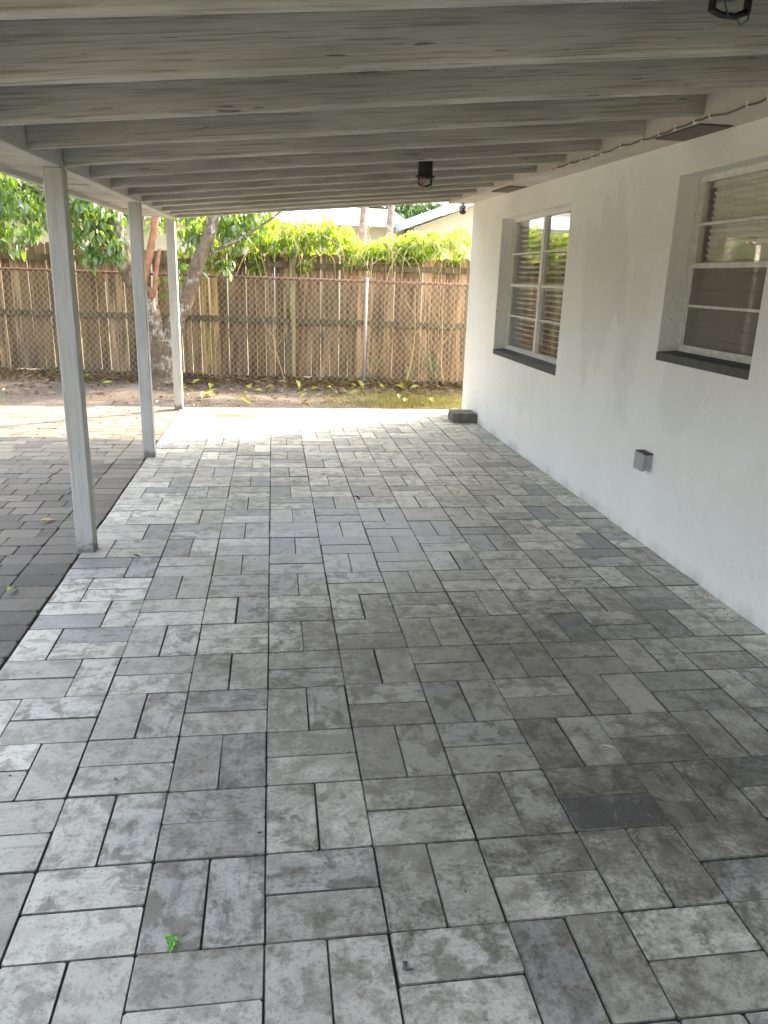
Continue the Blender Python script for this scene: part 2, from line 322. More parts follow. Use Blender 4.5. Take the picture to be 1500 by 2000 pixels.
# loose dark soil by the fence, gently uneven
nx, ny = 120, 50; xs = np.linspace(-12, 9, nx); ys = np.linspace(9.3, 14.6, ny)
vs = []
for y in ys:
    for x in xs:
        e = max(0, min(1, (y-9.55)/1.5)); z = -.02+.02*e+(.022*math.sin(3.1*x+1.3*y)*math.sin(2.3*y-.7*x)+.012*math.sin(9*x+4*y)+random.uniform(-.008, .008))*e
        vs.append((x, y, z))
fs = [(j*nx+i, j*nx+i+1, (j+1)*nx+i+1, (j+1)*nx+i) for j in range(ny-1) for i in range(nx-1)]
mb = MB(); mb.add(vs, fs); mb.build('soil', 'soil', origin=(0, 0, 0), smooth=True, kind='structure')
def soilz(x, y):
    e = max(0, min(1, (y-9.55)/1.5)); return -.02+.02*e+.022*math.sin(3.1*x+1.3*y)*math.sin(2.3*y-.7*x)*e+.012*math.sin(9*x+4*y)*e

# ------------------------------------------------------------------ paving
def paver_mesh(w, l, r, ch, seed, th=.022, rough=.0):
    """rounded slab lying in XY, long side w along X; top at z=0"""
    rr = random.Random(seed); hx, hy = w/2, l/2; pts = []
    for sx, sy in ((1, 1), (-1, 1), (-1, -1), (1, -1)):
        q = r*rr.uniform(.6, 1.7); jx, jy = rr.uniform(-rough, rough), rr.uniform(-rough, rough)
        a = (sx*(hx+jx), sy*(hy-q+jy)); b = (sx*(hx-q+jx), sy*(hy+jy))
        pts += [a, b] if sx*sy > 0 else [b, a]
    n = 8; vs = [(x*(1-2*ch/w), y*(1-2*ch/l), rr.uniform(-.0006, .0006)) for x, y in pts]+[(x, y, -ch) for x, y in pts]+[(x, y, -th) for x, y in pts]
    fs = [tuple(range(n))]+[(i+n, (i+1) % n+n, (i+1) % n, i) for i in range(n)]+[(i+2*n, (i+1) % n+2*n, (i+1) % n+n, i+n) for i in range(n)]
    return vs, fs
PM = {}
def lay(parent, items, mt, r, ch, limit, rough, stuffname, zt=0.0):
    """items: (cx, cy, w_x, l_y).  The `limit` that show largest become parts, the rest one joined part."""
    sc = []
    for i, (cx, cy, wx, ly) in enumerate(items):
        q = [pix(cx+a*wx/2, cy+b*ly/2, 0) for a, b in ((-1, -1), (1, -1), (1, 1), (-1, 1))]
        ar = 0
        if all(q):
            q = [(min(max(u, 0), 1500), min(max(v, 0), 2000)) for u, v in q]
            ar = abs(sum(q[k][0]*q[(k+1) % 4][1]-q[(k+1) % 4][0]*q[k][1] for k in range(4)))/2
        sc.append((-ar, i))
    sc.sort(); keep = {i for a, i in sc[:limit] if a < 0}
    V, F, TN = [], [], []
    for i, (cx, cy, wx, ly) in enumerate(items):
        turn = ly > wx; w_, l_ = (ly, wx) if turn else (wx, ly)
        gap = .0034; w_ -= gap; l_ -= gap
        key = (mt, round(w_, 3), round(l_, 3), random.randrange(6))
        if key not in PM:
            vs, fs = paver_mesh(w_, l_, r, ch, hash(key) % 9999 if False else sum(int(abs(x)*1e4) if isinstance(x, float) else 7 for x in key)+key[3]*131, rough=rough)
            me = bpy.data.meshes.new('paver'); me.from_pydata(vs, [], fs); me.materials.append(M[mt]); me.materials.append(M['joint_grime']); me.polygons.foreach_set('material_index', [0]+[1]*16); me.update(); PM[key] = (me, np.array(vs), fs)
        me, vs, fs = PM[key]
        rz = (math.pi/2 if turn else 0)+(math.pi if random.random() < .5 else 0)+random.gauss(0, .004 if rough < .002 else .009)
        cx += random.gauss(0, .0012); cy += random.gauss(0, .0012); z = zt+random.gauss(0, .0009 if rough < .002 else .0015); t = random.random()
        if i in keep: link('paver', me, (cx, cy, z), parent, t, None, rz)
        else:
            c, s = math.cos(rz), math.sin(rz); o = len(V)
            V += [(x*c-y*s+cx, x*s+y*c+cy, q+z) for x, y, q in vs]; F += [tuple(k+o for k in f) for f in fs]; TN += [t]*len(vs)
    if V: tonemesh(stuffname, V, F, TN, mt, parent, edge='joint_grime', mi=([0]+[1]*16)*(len(V)//24))
X0, Y0, PX, PY = -.038, 1.500, .305, .3041
XL, XR = -1.105, 2.298
pb = MB(); pb.box(XL+.002, XR+.05, -2.2, 9.405, -.06, -.0075); patio = pb.build('patio_floor', 'joint_sand', origin=(0, 0, 0), kind='structure')
items = []
for r in range(-12, 26):
    ya = Y0+r*PY
    for k in range(-3, 8):
        xa = X0+k*PX; H = (k+r) % 2 == 0
        if k == -3 and not H:
            items += [(XL+PX/2, ya+PY*.25, PX, PY/2), (XL+PX/2, ya+PY*.75, PX, PY/2), (X0-2*PX-PX/4, ya+PY/2, PX/2, PY)]; continue
        if k == -3: items.append((XL+PX/4, ya+PY/2, PX/2, PY))
        wx = PX if k < 7 else XR-xa
        if H or k == 7:
            if k == 7 and not H: items.append((xa+wx/2, ya+PY/2, wx, PY))
            else: items += [(xa+wx/2, ya+PY*.25, wx, PY/2), (xa+wx/2, ya+PY*.75, wx, PY/2)]
        else: items += [(xa+PX*.25, ya+PY/2, PX/2, PY), (xa+PX*.75, ya+PY/2, PX/2, PY)]
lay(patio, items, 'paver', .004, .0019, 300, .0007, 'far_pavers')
# older brick paving beside the patio
bb = MB(); bb.box(-7.2, XL-.012, -2.2, 9.52, -.09, -.022); court = bb.build('brick_paving', 'joint_sand', origin=(0, 0, 0), kind='structure')
items = []; y = -2.1; row = 0
while y < 9.44:
    h = .157+random.uniform(-.004, .004); h = min(h, 9.5-y)
    items.append((XL-.012-.119, y+h/2, .236, h))
    x = XL-.012-.238-(.0 if row % 2 else -.0); first = True
    while x > -7.1:
        wd = random.choice((.235, .235, .235, .157)); wd = wd*(.55 if first and row % 2 else 1); first = False
        items.append((x-wd/2, y+h/2, wd, h)); x -= wd
    y += h; row += 1
lay(court, items, 'brick', .010, .004, 300, .003, 'far_bricks', -.008)

# ------------------------------------------------------------------ patio roof
dz = lambda y: .0145*(y-4.3)
jz = lambda x, y: 2.05+.0976*(x+1.04)+dz(y)
roof = thing('patio_roof', (-1.08, 4.4, 0), 'grey painted timber patio roof on square posts against the white wall', 'patio roof')
for k in range(-7, 10):
    yk = 3.79+.613*k; rr = random.Random(k+50); n = 16
    prof = [(0, .178), (0, .012), (.004, .003), (.011, 0), (.029, 0), (.035, .003), (.039, .012), (.039, .178)]
    vs = []; x0, x1 = -1.038, 2.033
    ph = rr.uniform(0, 9); bow = rr.uniform(-.008, .008)
    for i in range(n+1):
        x = x0+(x1-x0)*i/n; wv = .0018*math.sin(2.1*x+ph)+rr.uniform(-.001, .001)
        for py, pz in prof: vs.append((x, yk+py+bow*math.sin(math.pi*i/n)*.5, jz(x, yk)+pz+(wv if pz < .05 else 0)))
    q = len(prof); fs = [(i*q+j, i*q+j+1, (i+1)*q+j+1, (i+1)*q+j) for i in range(n) for j in range(q-1)]
    fs += [tuple(range(q))[::-1], tuple(n*q+j for j in range(q))]
    mb = MB(); mb.add(vs, fs); mb.build('joist', 'timber_x', roof, tone=rr.random())
sh = lambda x, y, z: (x, y, z+dz(y))
def slab_strip(x0, x1, y0, y1, zoff, th, n=1):
    mb = MB(); mb.box(x0, x1, y0, y1, 0, th); mb.map(lambda x, y, z: (x, y, jz(x, y)+zoff+z)); return mb
YE = 9.40; YS = -.53
# beam (two lengths), overhang panels, fascia
for a, b in ((YS, 4.36), (4.363, YE)):
    mb = MB(); mb.box(-1.115, -1.04, a, b, 2.036, 2.215, ch=.004); mb.map(sh); mb.build('beam', 'timber_y', roof)
y = YS
while y < YE-.05:
    e = min(y+.613, YE); mb = MB(); mb.box(-1.40, -1.117, y+.004, e-.004, 2.058+random.uniform(-.004, .004), 2.075); mb.map(sh); mb.build('soffit_board', 'timber_x', roof); y = e
for a, b in ((YS, 3.2), (3.203, 6.8), (6.803, YE+.02)):
    mb = MB(); mb.box(-1.44, -1.402, a, b, 2.028, 2.20, ch=.004); mb.map(sh); mb.build('fascia_board', 'timber_y', roof)
# sheathing panels, seams between them
xs_ = [-1.44, -.62, .60, 1.82, 2.034]; ys_ = [YS]+[1.357+1.226*i for i in range(-1, 7)]+[YE+.02]
for i in range(len(xs_)-1):
    for j in range(len(ys_)-1):
        if ys_[j+1]-ys_[j] < .05: continue
        slab_strip(xs_[i]+.002, xs_[i+1]-.002, ys_[j]+.002, ys_[j+1]-.002, .1795, .014).build('sheathing_panel', 'deck_grey', roof)
slab_strip(-1.46, 2.03, YS-.03, YE+.05, .197, .03).build('roof_covering', 'roofing', roof)
for (x, y, s) in ((-1.128, 4.33, 0), (-1.132, 6.735, 0), (-1.165, 9.26, 0), (-1.13, -.42, 0)):
    mb = MB(); mb.box(x, x+.096, y, y+.096, -.012, 2.036+dz(y+.05), ch=.005)
    # slight twist and bow so that it is not ruler straight
    b1, b2 = random.uniform(-.006, .006), random.uniform(-.004, .004)
    mb.build('post', 'timber_z', roof)

# ------------------------------------------------------------------ house
house = thing('house', (4, 3, 0), 'white stucco house with two recessed windows and dark sills', 'house')
WX, RX, HY = 2.30, 2.425, 9.25
wins = [(6.13, 8.02, .875, 2.165), (3.50, 4.455, 1.18, 2.165)]
soff = lambda y: 2.343+.0145*(y-4.3)
def wall_mesh():
    mb = MB(); ysn = sorted({-8.0, HY, *(q for w_ in wins for q in w_[:2]), *np.linspace(-8, HY, 30)}); zsn = sorted({-.1, .5, 1.6, 2.62, *(q for w_ in wins for q in w_[2:])})
    inside = lambda y, z: any(a < y < b and c < z < d for a, b, c, d in wins)
    for i in range(len(ysn)-1):
        for j in range(len(zsn)-1):
            a, b, c, d = ysn[i], ysn[i+1], zsn[j], zsn[j+1]
            if inside((a+b)/2, (c+d)/2): continue
            mb.add([(WX, a, c), (WX, b, c), (WX, b, d), (WX, a, d)], [(3, 2, 1, 0)])
            mb.add([(WX+.2, a, c), (WX+.2, b, c), (WX+.2, b, d), (WX+.2, a, d)], [(0, 1, 2, 3)])
    for a, b, c, d in wins:
        for q in (((WX, a, c), (WX+.2, a, c), (WX+.2, a, d), (WX, a, d)), ((WX, b, d), (WX+.2, b, d), (WX+.2, b, c), (WX, b, c)), ((WX, a, d), (WX+.2, a, d), (WX+.2, b, d), (WX, b, d)), ((WX, b, c), (WX+.2, b, c), (WX+.2, a, c), (WX, a, c))):
            mb.add(q, [(0, 1, 2, 3)])
    return mb
wall_mesh().build('wall', 'stucco', house, origin=(0, 0, 0))
mb = MB(); mb.box(WX+.002, 10.5, HY-.2, HY-.001, -.1, 2.62); mb.box(WX+.002, 10.5, -8, -7.8, -.1, 2.62); mb.box(10.3, 10.5, -7.8, HY-.2, -.1, 2.62); mb.build('side_wall', 'stucco', house, origin=(0, 0, 0))
# gable triangles and roof
for y in (HY-.12, -7.9):
    mb = MB(); mb.add([(WX, y, 2.62), (10.5, y, 2.62), (6.4, y, 3.92), (WX, y+.1, 2.62), (10.5, y+.1, 2.62), (6.4, y+.1, 3.92)], [(0, 1, 2), (5, 4, 3), (0, 3, 4, 1), (1, 4, 5, 2), (2, 5, 3, 0)]); mb.build('gable', 'stucco', house)
for sx in (-1, 1):
    mb = MB(); ex = 2.02 if sx < 0 else 10.8; vs = [(ex, y, 2.60+q) for q in (0, .06) for y in (-8.3, 9.45)]+[(6.4, y, 3.98+q) for q in (0, .06) for y in (-8.3, 9.45)]
    mb.add(vs, [(0, 1, 5, 4), (2, 6, 7, 3), (0, 2, 3, 1), (4, 5, 7, 6), (0, 4, 6, 2), (1, 3, 7, 5)]); mb.build('roof', 'roofing', house)
# eave: fascia the joists are nailed to, soffit boards
for a, b in ((-8.2, 2.2), (2.203, 6.1), (6.103, 9.42)):
    mb = MB(); mb.box(2.035, 2.07, a, b, 2.335, 2.575); mb.map(sh); mb.build('eave_fascia', 'soffit', house)
for a, b in ((-8.2, 1.0), (1.004, 4.9), (4.904, 9.42)):
    mb = MB(); mb.box(2.072, 2.34, a, b, 2.343, 2.36); mb.map(sh); mb.build('soffit', 'soffit', house)
for y0, y1 in ((3.93, 4.42), (7.2, 7.78)):
    mb = MB(); mb.box(2.10, 2.275, y0, y1, 2.338, 2.3425); mb.map(sh); v = mb.build('soffit_vent', 'vent_dark', house)
    for i in range(9):
        x = 2.108+i*.019; mb = MB(); mb.box(x, x+.006, y0+.01, y1-.01, 2.332, 2.3375); mb.map(sh); mb.build('louvre', 'vent_slat', v)
# windows
def window(a, b, c, d, cols, blind_pitch, tilt, screen):
    fx = RX; mb = MB(); t = .032
    mb.box(fx, fx+.05, a, a+t, c+.012, d); mb.box(fx, fx+.05, b-t, b, c+.012, d); mb.box(fx, fx+.05, a+t, b-t, d-t, d); mb.box(fx-.004, fx+.05, a+t, b-t, c+.012, c+.012+t*1.2)
    mb.box(fx-.012, fx, a+.002, a+.014, c+.02, d-.004); mb.box(fx-.012, fx, b-.014, b-.002, c+.02, d-.004)
    wn = mb.build('window', 'window_aluminium', house)
    wd = (b-a)/cols; zb, zt = c+.012+t*1.2, d-t
    for i in range(1, cols):
        mb = MB(); y = a+i*wd; mb.box(fx-.008, fx+.045, y-.034, y-.003, zb, zt); mb.box(fx-.004, fx+.04, y+.003, y+.034, zb, zt); mb.build('mullion', 'window_aluminium', wn)
    for i in range(cols):
        ya = a+i*wd+(t if i == 0 else .034); yb = a+(i+1)*wd-(t if i == cols-1 else .034)
        for j in range(4):
            z0 = zb+(zt-zb)*j/4; z1 = zb+(zt-zb)*(j+1)/4
            hb = .028 if j == 2 else .016
            if j: 
                mb = MB(); mb.box(fx+(.0 if j >= 2 else .012), fx+.04, ya+.0005, yb-.0005, z0-hb/2, z0+hb/2, ch=.003); mb.build('glazing_bar', 'window_aluminium', wn)
            lo = z0+(hb/2 if j else 0); hi = z1-((.028 if j == 1 else .016)/2 if j < 3 else 0)
            for s0, s1 in ((ya, ya+.014), (yb-.014, yb)):
                mb = MB(); mb.box(fx+.008, fx+.032, s0+.0006, s1-.0006, lo+.0006, hi-.0006); mb.build('sash_stile', 'window_aluminium', wn)
            mb = MB(); gx = fx+(.018 if j >= 2 else .026); mb.box(gx, gx+.004, ya+.014, yb-.014, lo, hi); mb.build('pane', 'glass', wn)
            if screen and j < 2:
                mb = MB(); mb.box(gx-.014, gx-.0135, ya+.002, yb-.002, lo, hi); mb.build('insect_screen', 'screen', wn)
    # blind slats hung behind the glass
    sz = zt-.03; i = 0; hw = .023 if blind_pitch > .04 else .019
    while sz > zb+.01:
        ca, sa = math.cos(tilt), math.sin(tilt); xc = fx+.085
        q = [(xc-hw*ca, sz-hw*sa), (xc, sz+.003), (xc+hw*ca, sz+hw*sa)]
        jj = random.gauss(0, .0015); mb = MB()
        vs = [(x, y, z+jj+e) for e in (0, .0015) for y in (a+.036, b-.036) for x, z in q]
        mb.add(vs, [(0, 1, 4, 3), (1, 2, 5, 4), (6, 9, 10, 7), (7, 10, 11, 8), (0, 3, 9, 6), (2, 8, 11, 5), (0, 6, 7, 1), (1, 7, 8, 2), (3, 4, 10, 9), (4, 5, 11, 10)]); mb.build('blind_slat', 'blind_white', wn)
        sz -= blind_pitch; i += 1
    mb = MB(); mb.box(fx+.062, fx+.108, a+.055, b-.045, zt-.024, zt+.016); mb.build('blind_headrail', 'blind_white', wn)
    for y in np.linspace(a+.25, b-.25, 2+cols):
        mb = MB(); mb.box(fx+.055, fx+.057, y, y+.002, zb+.01, zt-.02); mb.build('blind_cord', 'blind_white', wn)
    mb = MB(); vs = [(x, y, z) for y in (a+.001, b-.001) for x, z in ((WX-.004, c-.045), (RX, c-.045), (RX, c+.012), (WX-.004, c+.002))]
    mb.add(vs, [(0, 1, 2, 3), (7, 6, 5, 4), (0, 4, 5, 1), (1, 5, 6, 2), (2, 6, 7, 3), (3, 7, 4, 0)]); mb.build('sill', 'sill_grey', wn)
window(*wins[0], 2, .050, math.radians(-24), False)
window(*wins[1], 1, .034, math.radians(-58), True)
for a, b, c, d in wins:
    mb = MB(); mb.box(RX+.55, RX+.57, a-.4, b+.4, c-.4, d+.3); mb.build('inner_partition', 'room_dark', house)

# ------------------------------------------------------------------ fittings
def can_light(x, y, s, label, drop=.245):
    zt = jz(x, y)+.178; zf = zt-drop
    t = thing('light_housing', (x, y, zf), label, 'light fitting', 'open recessed light housings')
    r = .055*s
    MB().lathe(x, y, [(0, zt), (r*.96, zt), (r*.96, zt-.01), (r*1.02, zf+.012), (r*1.02, zf+.004), (r*.9, zf+.004), (r*.86, zt-.03), (0, zt-.03)], 28).build('can', 'black_metal', t, smooth=False)
    MB().lathe(x, y, [(r*1.0, zf+.012), (r*1.32, zf+.008), (r*1.36, zf), (r*1.30, zf-.006), (r*.92, zf-.004), (r*.92, zf+.010)], 28).build('flange', 'black_metal', t)
    zb = zf-.052*s
    for sx in (-1, 1):
        MB().box(x+sx*r*.86-.005, x+sx*r*.86+.005, y-.013, y+.013, zb, zf+.006, ch=.001).build('bracket_arm', 'black_metal', t)
    MB().tube([(x-r*.9, y, zb+.004), (x-r*.4, y, zb-.006), (x+r*.3, y, zb-.008), (x+r*.9, y, zb+.006)], .008*s, 8).build('bracket_bar', 'black_metal', t, smooth=True)
    MB().box(x-r*.62, x-r*.48, y-.03, y-.02, zf-.032*s, zf+.004, ch=.001).build('spring_clip', 'chrome', t)
    MB().tube([(x-r*.2, y, zf+.004), (x-r*.5, y-.01, zf-.02), (x-r*.1, y-.015, zf-.07*s), (x+r*.1, y-.01, zb-.012)], .0022, 6).build('wire', 'green_wire', t)
    MB().tube([(x+r*.3, y, zb-.006), (x+r*.55, y-.01, zb-.03), (x+r*.9, y-.008, zb-.014), (x+r*.95, y, zf)], .0022, 6).build('wire', 'green_wire', t)
    return t, r, zf, zb
t, r, zf, zb = can_light(1.235, 2.24, 1.08, 'black recessed light housing with orange wire connector, hanging open over the grimy pavers', .088)
MB().tube([(1.235+r*.95, 2.23, zf-.022), (1.235+r*1.15, 2.225, zf-.012), (1.235+r*1.65, 2.22, zf+.012)], [.005, .009, .008], 8).build('wire_connector', 'orange_plastic', t)
MB().lathe(1.235+r*.85, 2.215, [(0, zf-.03), (.006, zf-.028), (.006, zf-.018), (0, zf-.016)], 10).build('screw', 'chrome', t)
t, r, zf, zb = can_light(.995, 5.36, .86, 'black recessed light housing with bare copper wires, between joists near the far window')
for q in (0, .012, -.01):
    MB().tube([(.995-r*.5+q, 5.33, zf), (.995-r*.6+q*2, 5.325, zf-.03), (.995-r*.35-q, 5.32, zf-.055), (.995-r*.4+q*1.5, 5.32, zf-.092-q)], .003, 6).build('copper_wire', 'copper', t)
# cable stapled along the eave
t = thing('eave_cable', (2.03, 4.2, 2.33), 'thin brown cable clipped along the eave beside the joist ends', 'cable')
pts = []; cl = [2.55, 2.95, 3.27, 3.42, 3.72, 3.86, 4.05, 4.22, 4.42, 4.70, 4.98, 5.12, 5.30, 5.52, 5.78]
cz = lambda y: 2.338+dz(y)-.004
for y in np.linspace(2.3, 5.85, 70):
    d = min(abs(y-q) for q in cl); pts.append((2.029, y, cz(y)-min(.012, d*.09)+.004*math.sin(7*y)))
MB().tube(pts, .0045, 6).build('wire', 'cable_brown', t, smooth=True)
for q in cl: MB().box(2.0245, 2.0365, q-.006, q+.006, cz(q)-.012, cz(q)+.016, ch=.002).build('cable_clip', 'white_plastic', t)
# security camera under the eave corner
cx, cy = 2.19, 9.31; zs = soff(cy)
t = thing('security_camera', (cx, cy, zs), 'small grey dome security camera hanging under the eave corner', 'camera')
MB().lathe(cx, cy, [(0, zs+.004), (.032, zs+.004), (.032, zs-.008), (.014, zs-.012), (.014, zs-.034), (0, zs-.034)], 20).build('mount', 'camera_grey', t)
MB().lathe(cx, cy, [(0, zs-.028), (.03, zs-.03), (.042, zs-.045), (.045, zs-.07), (.043, zs-.088)], 24).build('body', 'camera_grey', t, smooth=True)
MB().lathe(cx, cy, [(.043, zs-.088), (.036, zs-.108), (.02, zs-.121), (0, zs-.125)], 24).build('dome', 'lens_dark', t, smooth=True)
MB().lathe(cx-.002, cy-.036, [(0, zs-.055), (.014, zs-.058), (.016, zs-.075), (.014, zs-.09), (0, zs-.092)], 14).build('lens', 'lens_dark', t, smooth=True)
# weatherproof outlet box on the wall
t = thing('outlet_box', (2.30, 4.39, .47), 'grey weatherproof electrical box low on the white wall', 'electrical box')
MB().box(2.252, 2.303, 4.335, 4.445, .47, .568, ch=.005).build('housing', 'box_grey', t)
mb = MB(); mb.box(2.236, 2.2515, 4.328, 4.452, .463, .573, ch=.005); mb.build('cover', 'box_grey', t)
mb = MB(); mb.box(2.240, 2.3005, 4.326, 4.4535, .5735, .5775, ch=.001); mb.build('lid_hood', 'vent_dark', t)
mb = MB(); mb.tube([(2.275, 4.330, .505), (2.275, 4.337, .505)], .009, 12); mb.build('conduit_plug', 'camera_grey', t)
# stacked slabs
for i, lb in enumerate(('lowest', 'second lowest', 'middle', 'second highest', 'topmost')):
    z = .001+i*.0215; jx, jy = random.uniform(-.006, .006), random.uniform(-.006, .006)
    mb = MB(); mb.box(2.02+jx, 2.288+jx*.3, 8.47+jy, 8.76+jy, z, z+.0205, ch=.003)
    tag(mb.build('stone_slab', 'slab_stone', origin=(2.15, 8.6, z)), f'thin dark stone slab, {lb} of the stack against the wall', 'slab', 'slabs stacked against the wall')

# ------------------------------------------------------------------ leaves helper
def leaf_variant(seed, wd=.42, fold=.18, curl=.25, n=4):
    """unit-length leaf along +X, folded on its midrib and curled"""
    rr = random.Random(seed); vs = []; fs = []
    prof = [0, .55, 1.0, .85, .0] if n == 4 else [0, .8, .9, 0]
    for i, p in enumerate(prof):
        x = i/(len(prof)-1); z = -curl*x*x+rr.uniform(-.02, .02); h = p*wd/2
        vs += [(x, -h, z+fold*h*2), (x, 0, z), (x, h, z+fold*h*2)]
    for i in range(len(prof)-1):
        a = i*3; fs += [(a, a+1, a+4, a+3), (a+1, a+2, a+5, a+4)]
    return np.array(vs), fs
LV = [leaf_variant(i, .36+.05*i, .15+.06*i, .15+.12*i) for i in range(4)]
def rotm(yaw, pitch, roll):
    return np.array(Matrix.Rotation(yaw, 3, 'Z') @ Matrix.Rotation(pitch, 3, 'Y') @ Matrix.Rotation(roll, 3, 'X'))
def leafcloud(parent, trs, mt, stuffname, partname, limit, variants=LV):
    """trs: list of (pos, R, size).  In-view ones nearest the camera side become single parts."""
    sc = []
    for i, (p, R, s) in enumerate(trs):
        q = pix(*p); vis = q and -5 < q[0] < 1505 and 330 < q[1] < 800
        sc.append(((p[1]-s*2.0) if vis else 99, i))
    sc.sort(); keep = {i for a, i in sc[:limit] if a < 90}
    mes = []
    for vs, fs in variants:
        me = bpy.data.meshes.new('leaf'); me.from_pydata(vs.tolist(), [], fs); me.materials.append(M[mt]); me.update(); mes.append(me)
    V = []; F = []; TN = []
    for i, (p, R, s) in enumerate(trs):
        k = i % len(variants); t = random.random()
        if i in keep:
            o = link(partname, mes[k], p, parent, t); o.rotation_euler = Matrix(R.tolist()).to_euler(); o.scale = (s, s, s)
        else:
            vs, fs = variants[k]; o = len(V); V += (vs@R.T*s+np.array(p)).tolist(); F += [tuple(a+o for a in f) for f in fs]; TN += [t]*len(vs)
    tonemesh(stuffname, V, F, TN, mt, parent, origin=tuple(WL[parent.name]))
def clusters(vols, rr, size, nleaf=(7, 12), droop=.7):
    out = []
    for (cx, cy, cz_, rx, ry, rz, n) in vols:
        for _ in range(n):
            while True:
                u = [rr.uniform(-1, 1) for _ in range(3)]
                if sum(a*a for a in u) < 1: break
            c = (cx+u[0]*rx, cy+u[1]*ry, cz_+u[2]*rz); ya = rr.uniform(0, 6.28)
            for k in range(rr.randint(*nleaf)):
                yaw = ya+k*2.4+rr.uniform(-.4, .4); pit = rr.uniform(.05, 1.25)*droop+.1
                s = size*rr.uniform(.45, 1.3); d = rr.uniform(0, .07)
                p = (c[0]+math.cos(yaw)*d+rr.uniform(-.03, .03), c[1]+math.sin(yaw)*d, c[2]+rr.uniform(-.08, .05))
                out.append((p, rotm(yaw, pit, rr.uniform(-.6, .6)), s))
    return out

# ------------------------------------------------------------------ fences
SL = -.14; fy = lambda x, off=0: 12.5+SL*(x-.33)+off
fence = thing('wooden_fence', (0, 12.55, 0), 'weathered brown picket fence behind the chain-link, vines along its top', 'fence')
x = -7.4; i = 0; rr = random.Random(3)
while x < 4.2:
    wd = rr.choice((.135, .14, .142, .138)); gap = rr.choice((.003, .004, .006, .009, .012)) if x < -.2 else rr.choice((.001, .002, .003, .006))
    h = 1.86+rr.uniform(-.02, .025)+(.05 if x < -2.4 else 0); le = rr.uniform(-.012, .012); xa, xb = x, x+wd; th = .016
    mb = MB(); b0 = -.03+rr.uniform(0, .03)
    o2 = [(xa, b0), (xb, b0), (xb+le, h-.03), (xb+le-.03, h), (xa+le+.03, h), (xa+le, h-.03)]; n = 6
    yj = .058+rr.uniform(-.004, .004)
    vs = [(a, fy(a, yj+q), z) for q in (0, th) for a, z in o2]
    mb.add(vs, [tuple(range(n)), tuple(range(2*n-1, n-1, -1))]+[(k+n, (k+1) % n+n, (k+1) % n, k) for k in range(n)])
    new = -1.16 < (xa+xb)/2 < -.86
    mb.build('picket', 'new_picket_wood' if new else 'picket_wood', fence, tone=rr.random()); x += wd+gap; i += 1
def rail(x0, x1, z0, z1, off0, off1, mt, name, par):
    mb = MB(); vs = [(a, fy(a, o_), z) for a in (x0, x1) for o_ in (off0, off1) for z in (z0, z1)]
    mb.add(vs, [(0, 2, 3, 1), (4, 5, 7, 6), (0, 1, 5, 4), (2, 6, 7, 3), (1, 3, 7, 5), (0, 4, 6, 2)]); return mb.build(name, mt, par)
fp = [-6.85, -4.45, -2.06, .30, 3.25]
for a, b in zip([-7.4]+fp, fp+[4.2]):
    for z in (.815, 1.66): 
        j = rr.uniform(-.012, .012); rail(a+.046, b-.046, z+j, z+j+.088, .016, .0525, 'rail_wood', 'rail', fence)
for q in fp:
    mb = MB(); mb.box(q-.045, q+.045, fy(q, -.042), fy(q, .052), -.05, 1.86+rr.uniform(-.02, .03), ch=.004); mb.build('fence_post', 'fence_post_wood', fence)
CO = -.62
clf = thing('chain_link_fence', (0, 11.95, 0), 'chain-link fence with rusty top rail in front of the pickets', 'fence')
zr = lambda x: 1.505-.004*x
MB().tube([(a, fy(a, CO), zr(a)) for a in np.linspace(-7.4, 4.2, 20)], .021, 10).build('top_rail', 'rust_pipe', clf, smooth=True)
for q in (-4.75, -1.72, 1.36, 4.1):
    MB().tube([(q-.012, fy(q, CO-.045), -.05), (q+.004, fy(q, CO-.045), 1.0), (q+.01, fy(q, CO-.045), 1.53)], .024, 12).build('fence_post', 'galvanised', clf, smooth=True)
    MB().lathe(q+.01, fy(q, CO-.045), [(.027, 1.52), (.027, 1.535), (.015, 1.55), (0, 1.555)], 12).build('post_cap', 'galvanised', clf)
mb = MB(); dw, dh = .088, .1; x = -7.4-1.8; zt = 1.53; R_ = .0019
def flatwire(p, q, th):
    mb.tube([p, q], th, 3, cap=False)
while x < 4.2+1.8:
    for sgn in (1, -1):
        # one diagonal from the ground to the rail
        run = zt/dh*dw; xa = x; xb = x+sgn*run
        t0, t1 = 0.0, 1.0
        lo, hi = -7.4, 4.2
        if xb != xa:
            ta, tb = sorted(((lo-xa)/(xb-xa), (hi-xa)/(xb-xa))); t0, t1 = max(t0, ta), min(t1, tb)
        if t1-t0 > .02:
            P0 = (xa+(xb-xa)*t0, 0, .005+zt*t0); P1 = (xa+(xb-xa)*t1, 0, .005+zt*t1); o_ = CO-.026+sgn*.0022
            flatwire((P0[0], fy(P0[0], o_), P0[2]), (P1[0], fy(P1[0], o_), P1[2]), R_)
    x += dw
x = -7.4
while x < 4.2:   # twisted tips above the rail
    z = zr(x)+.015; mb.tube([(x-.006, fy(x, CO-.02), z), (x+.004, fy(x, CO-.02), z+.04), (x+.012, fy(x, CO-.02), z+.055)], .0022, 3); mb.tube([(x+.008, fy(x, CO-.018), z), (x, fy(x, CO-.018), z+.04), (x-.010, fy(x, CO-.018), z+.05)], .0022, 3); x += dw
mb.build('wire_mesh', 'wire', clf, kind='stuff')

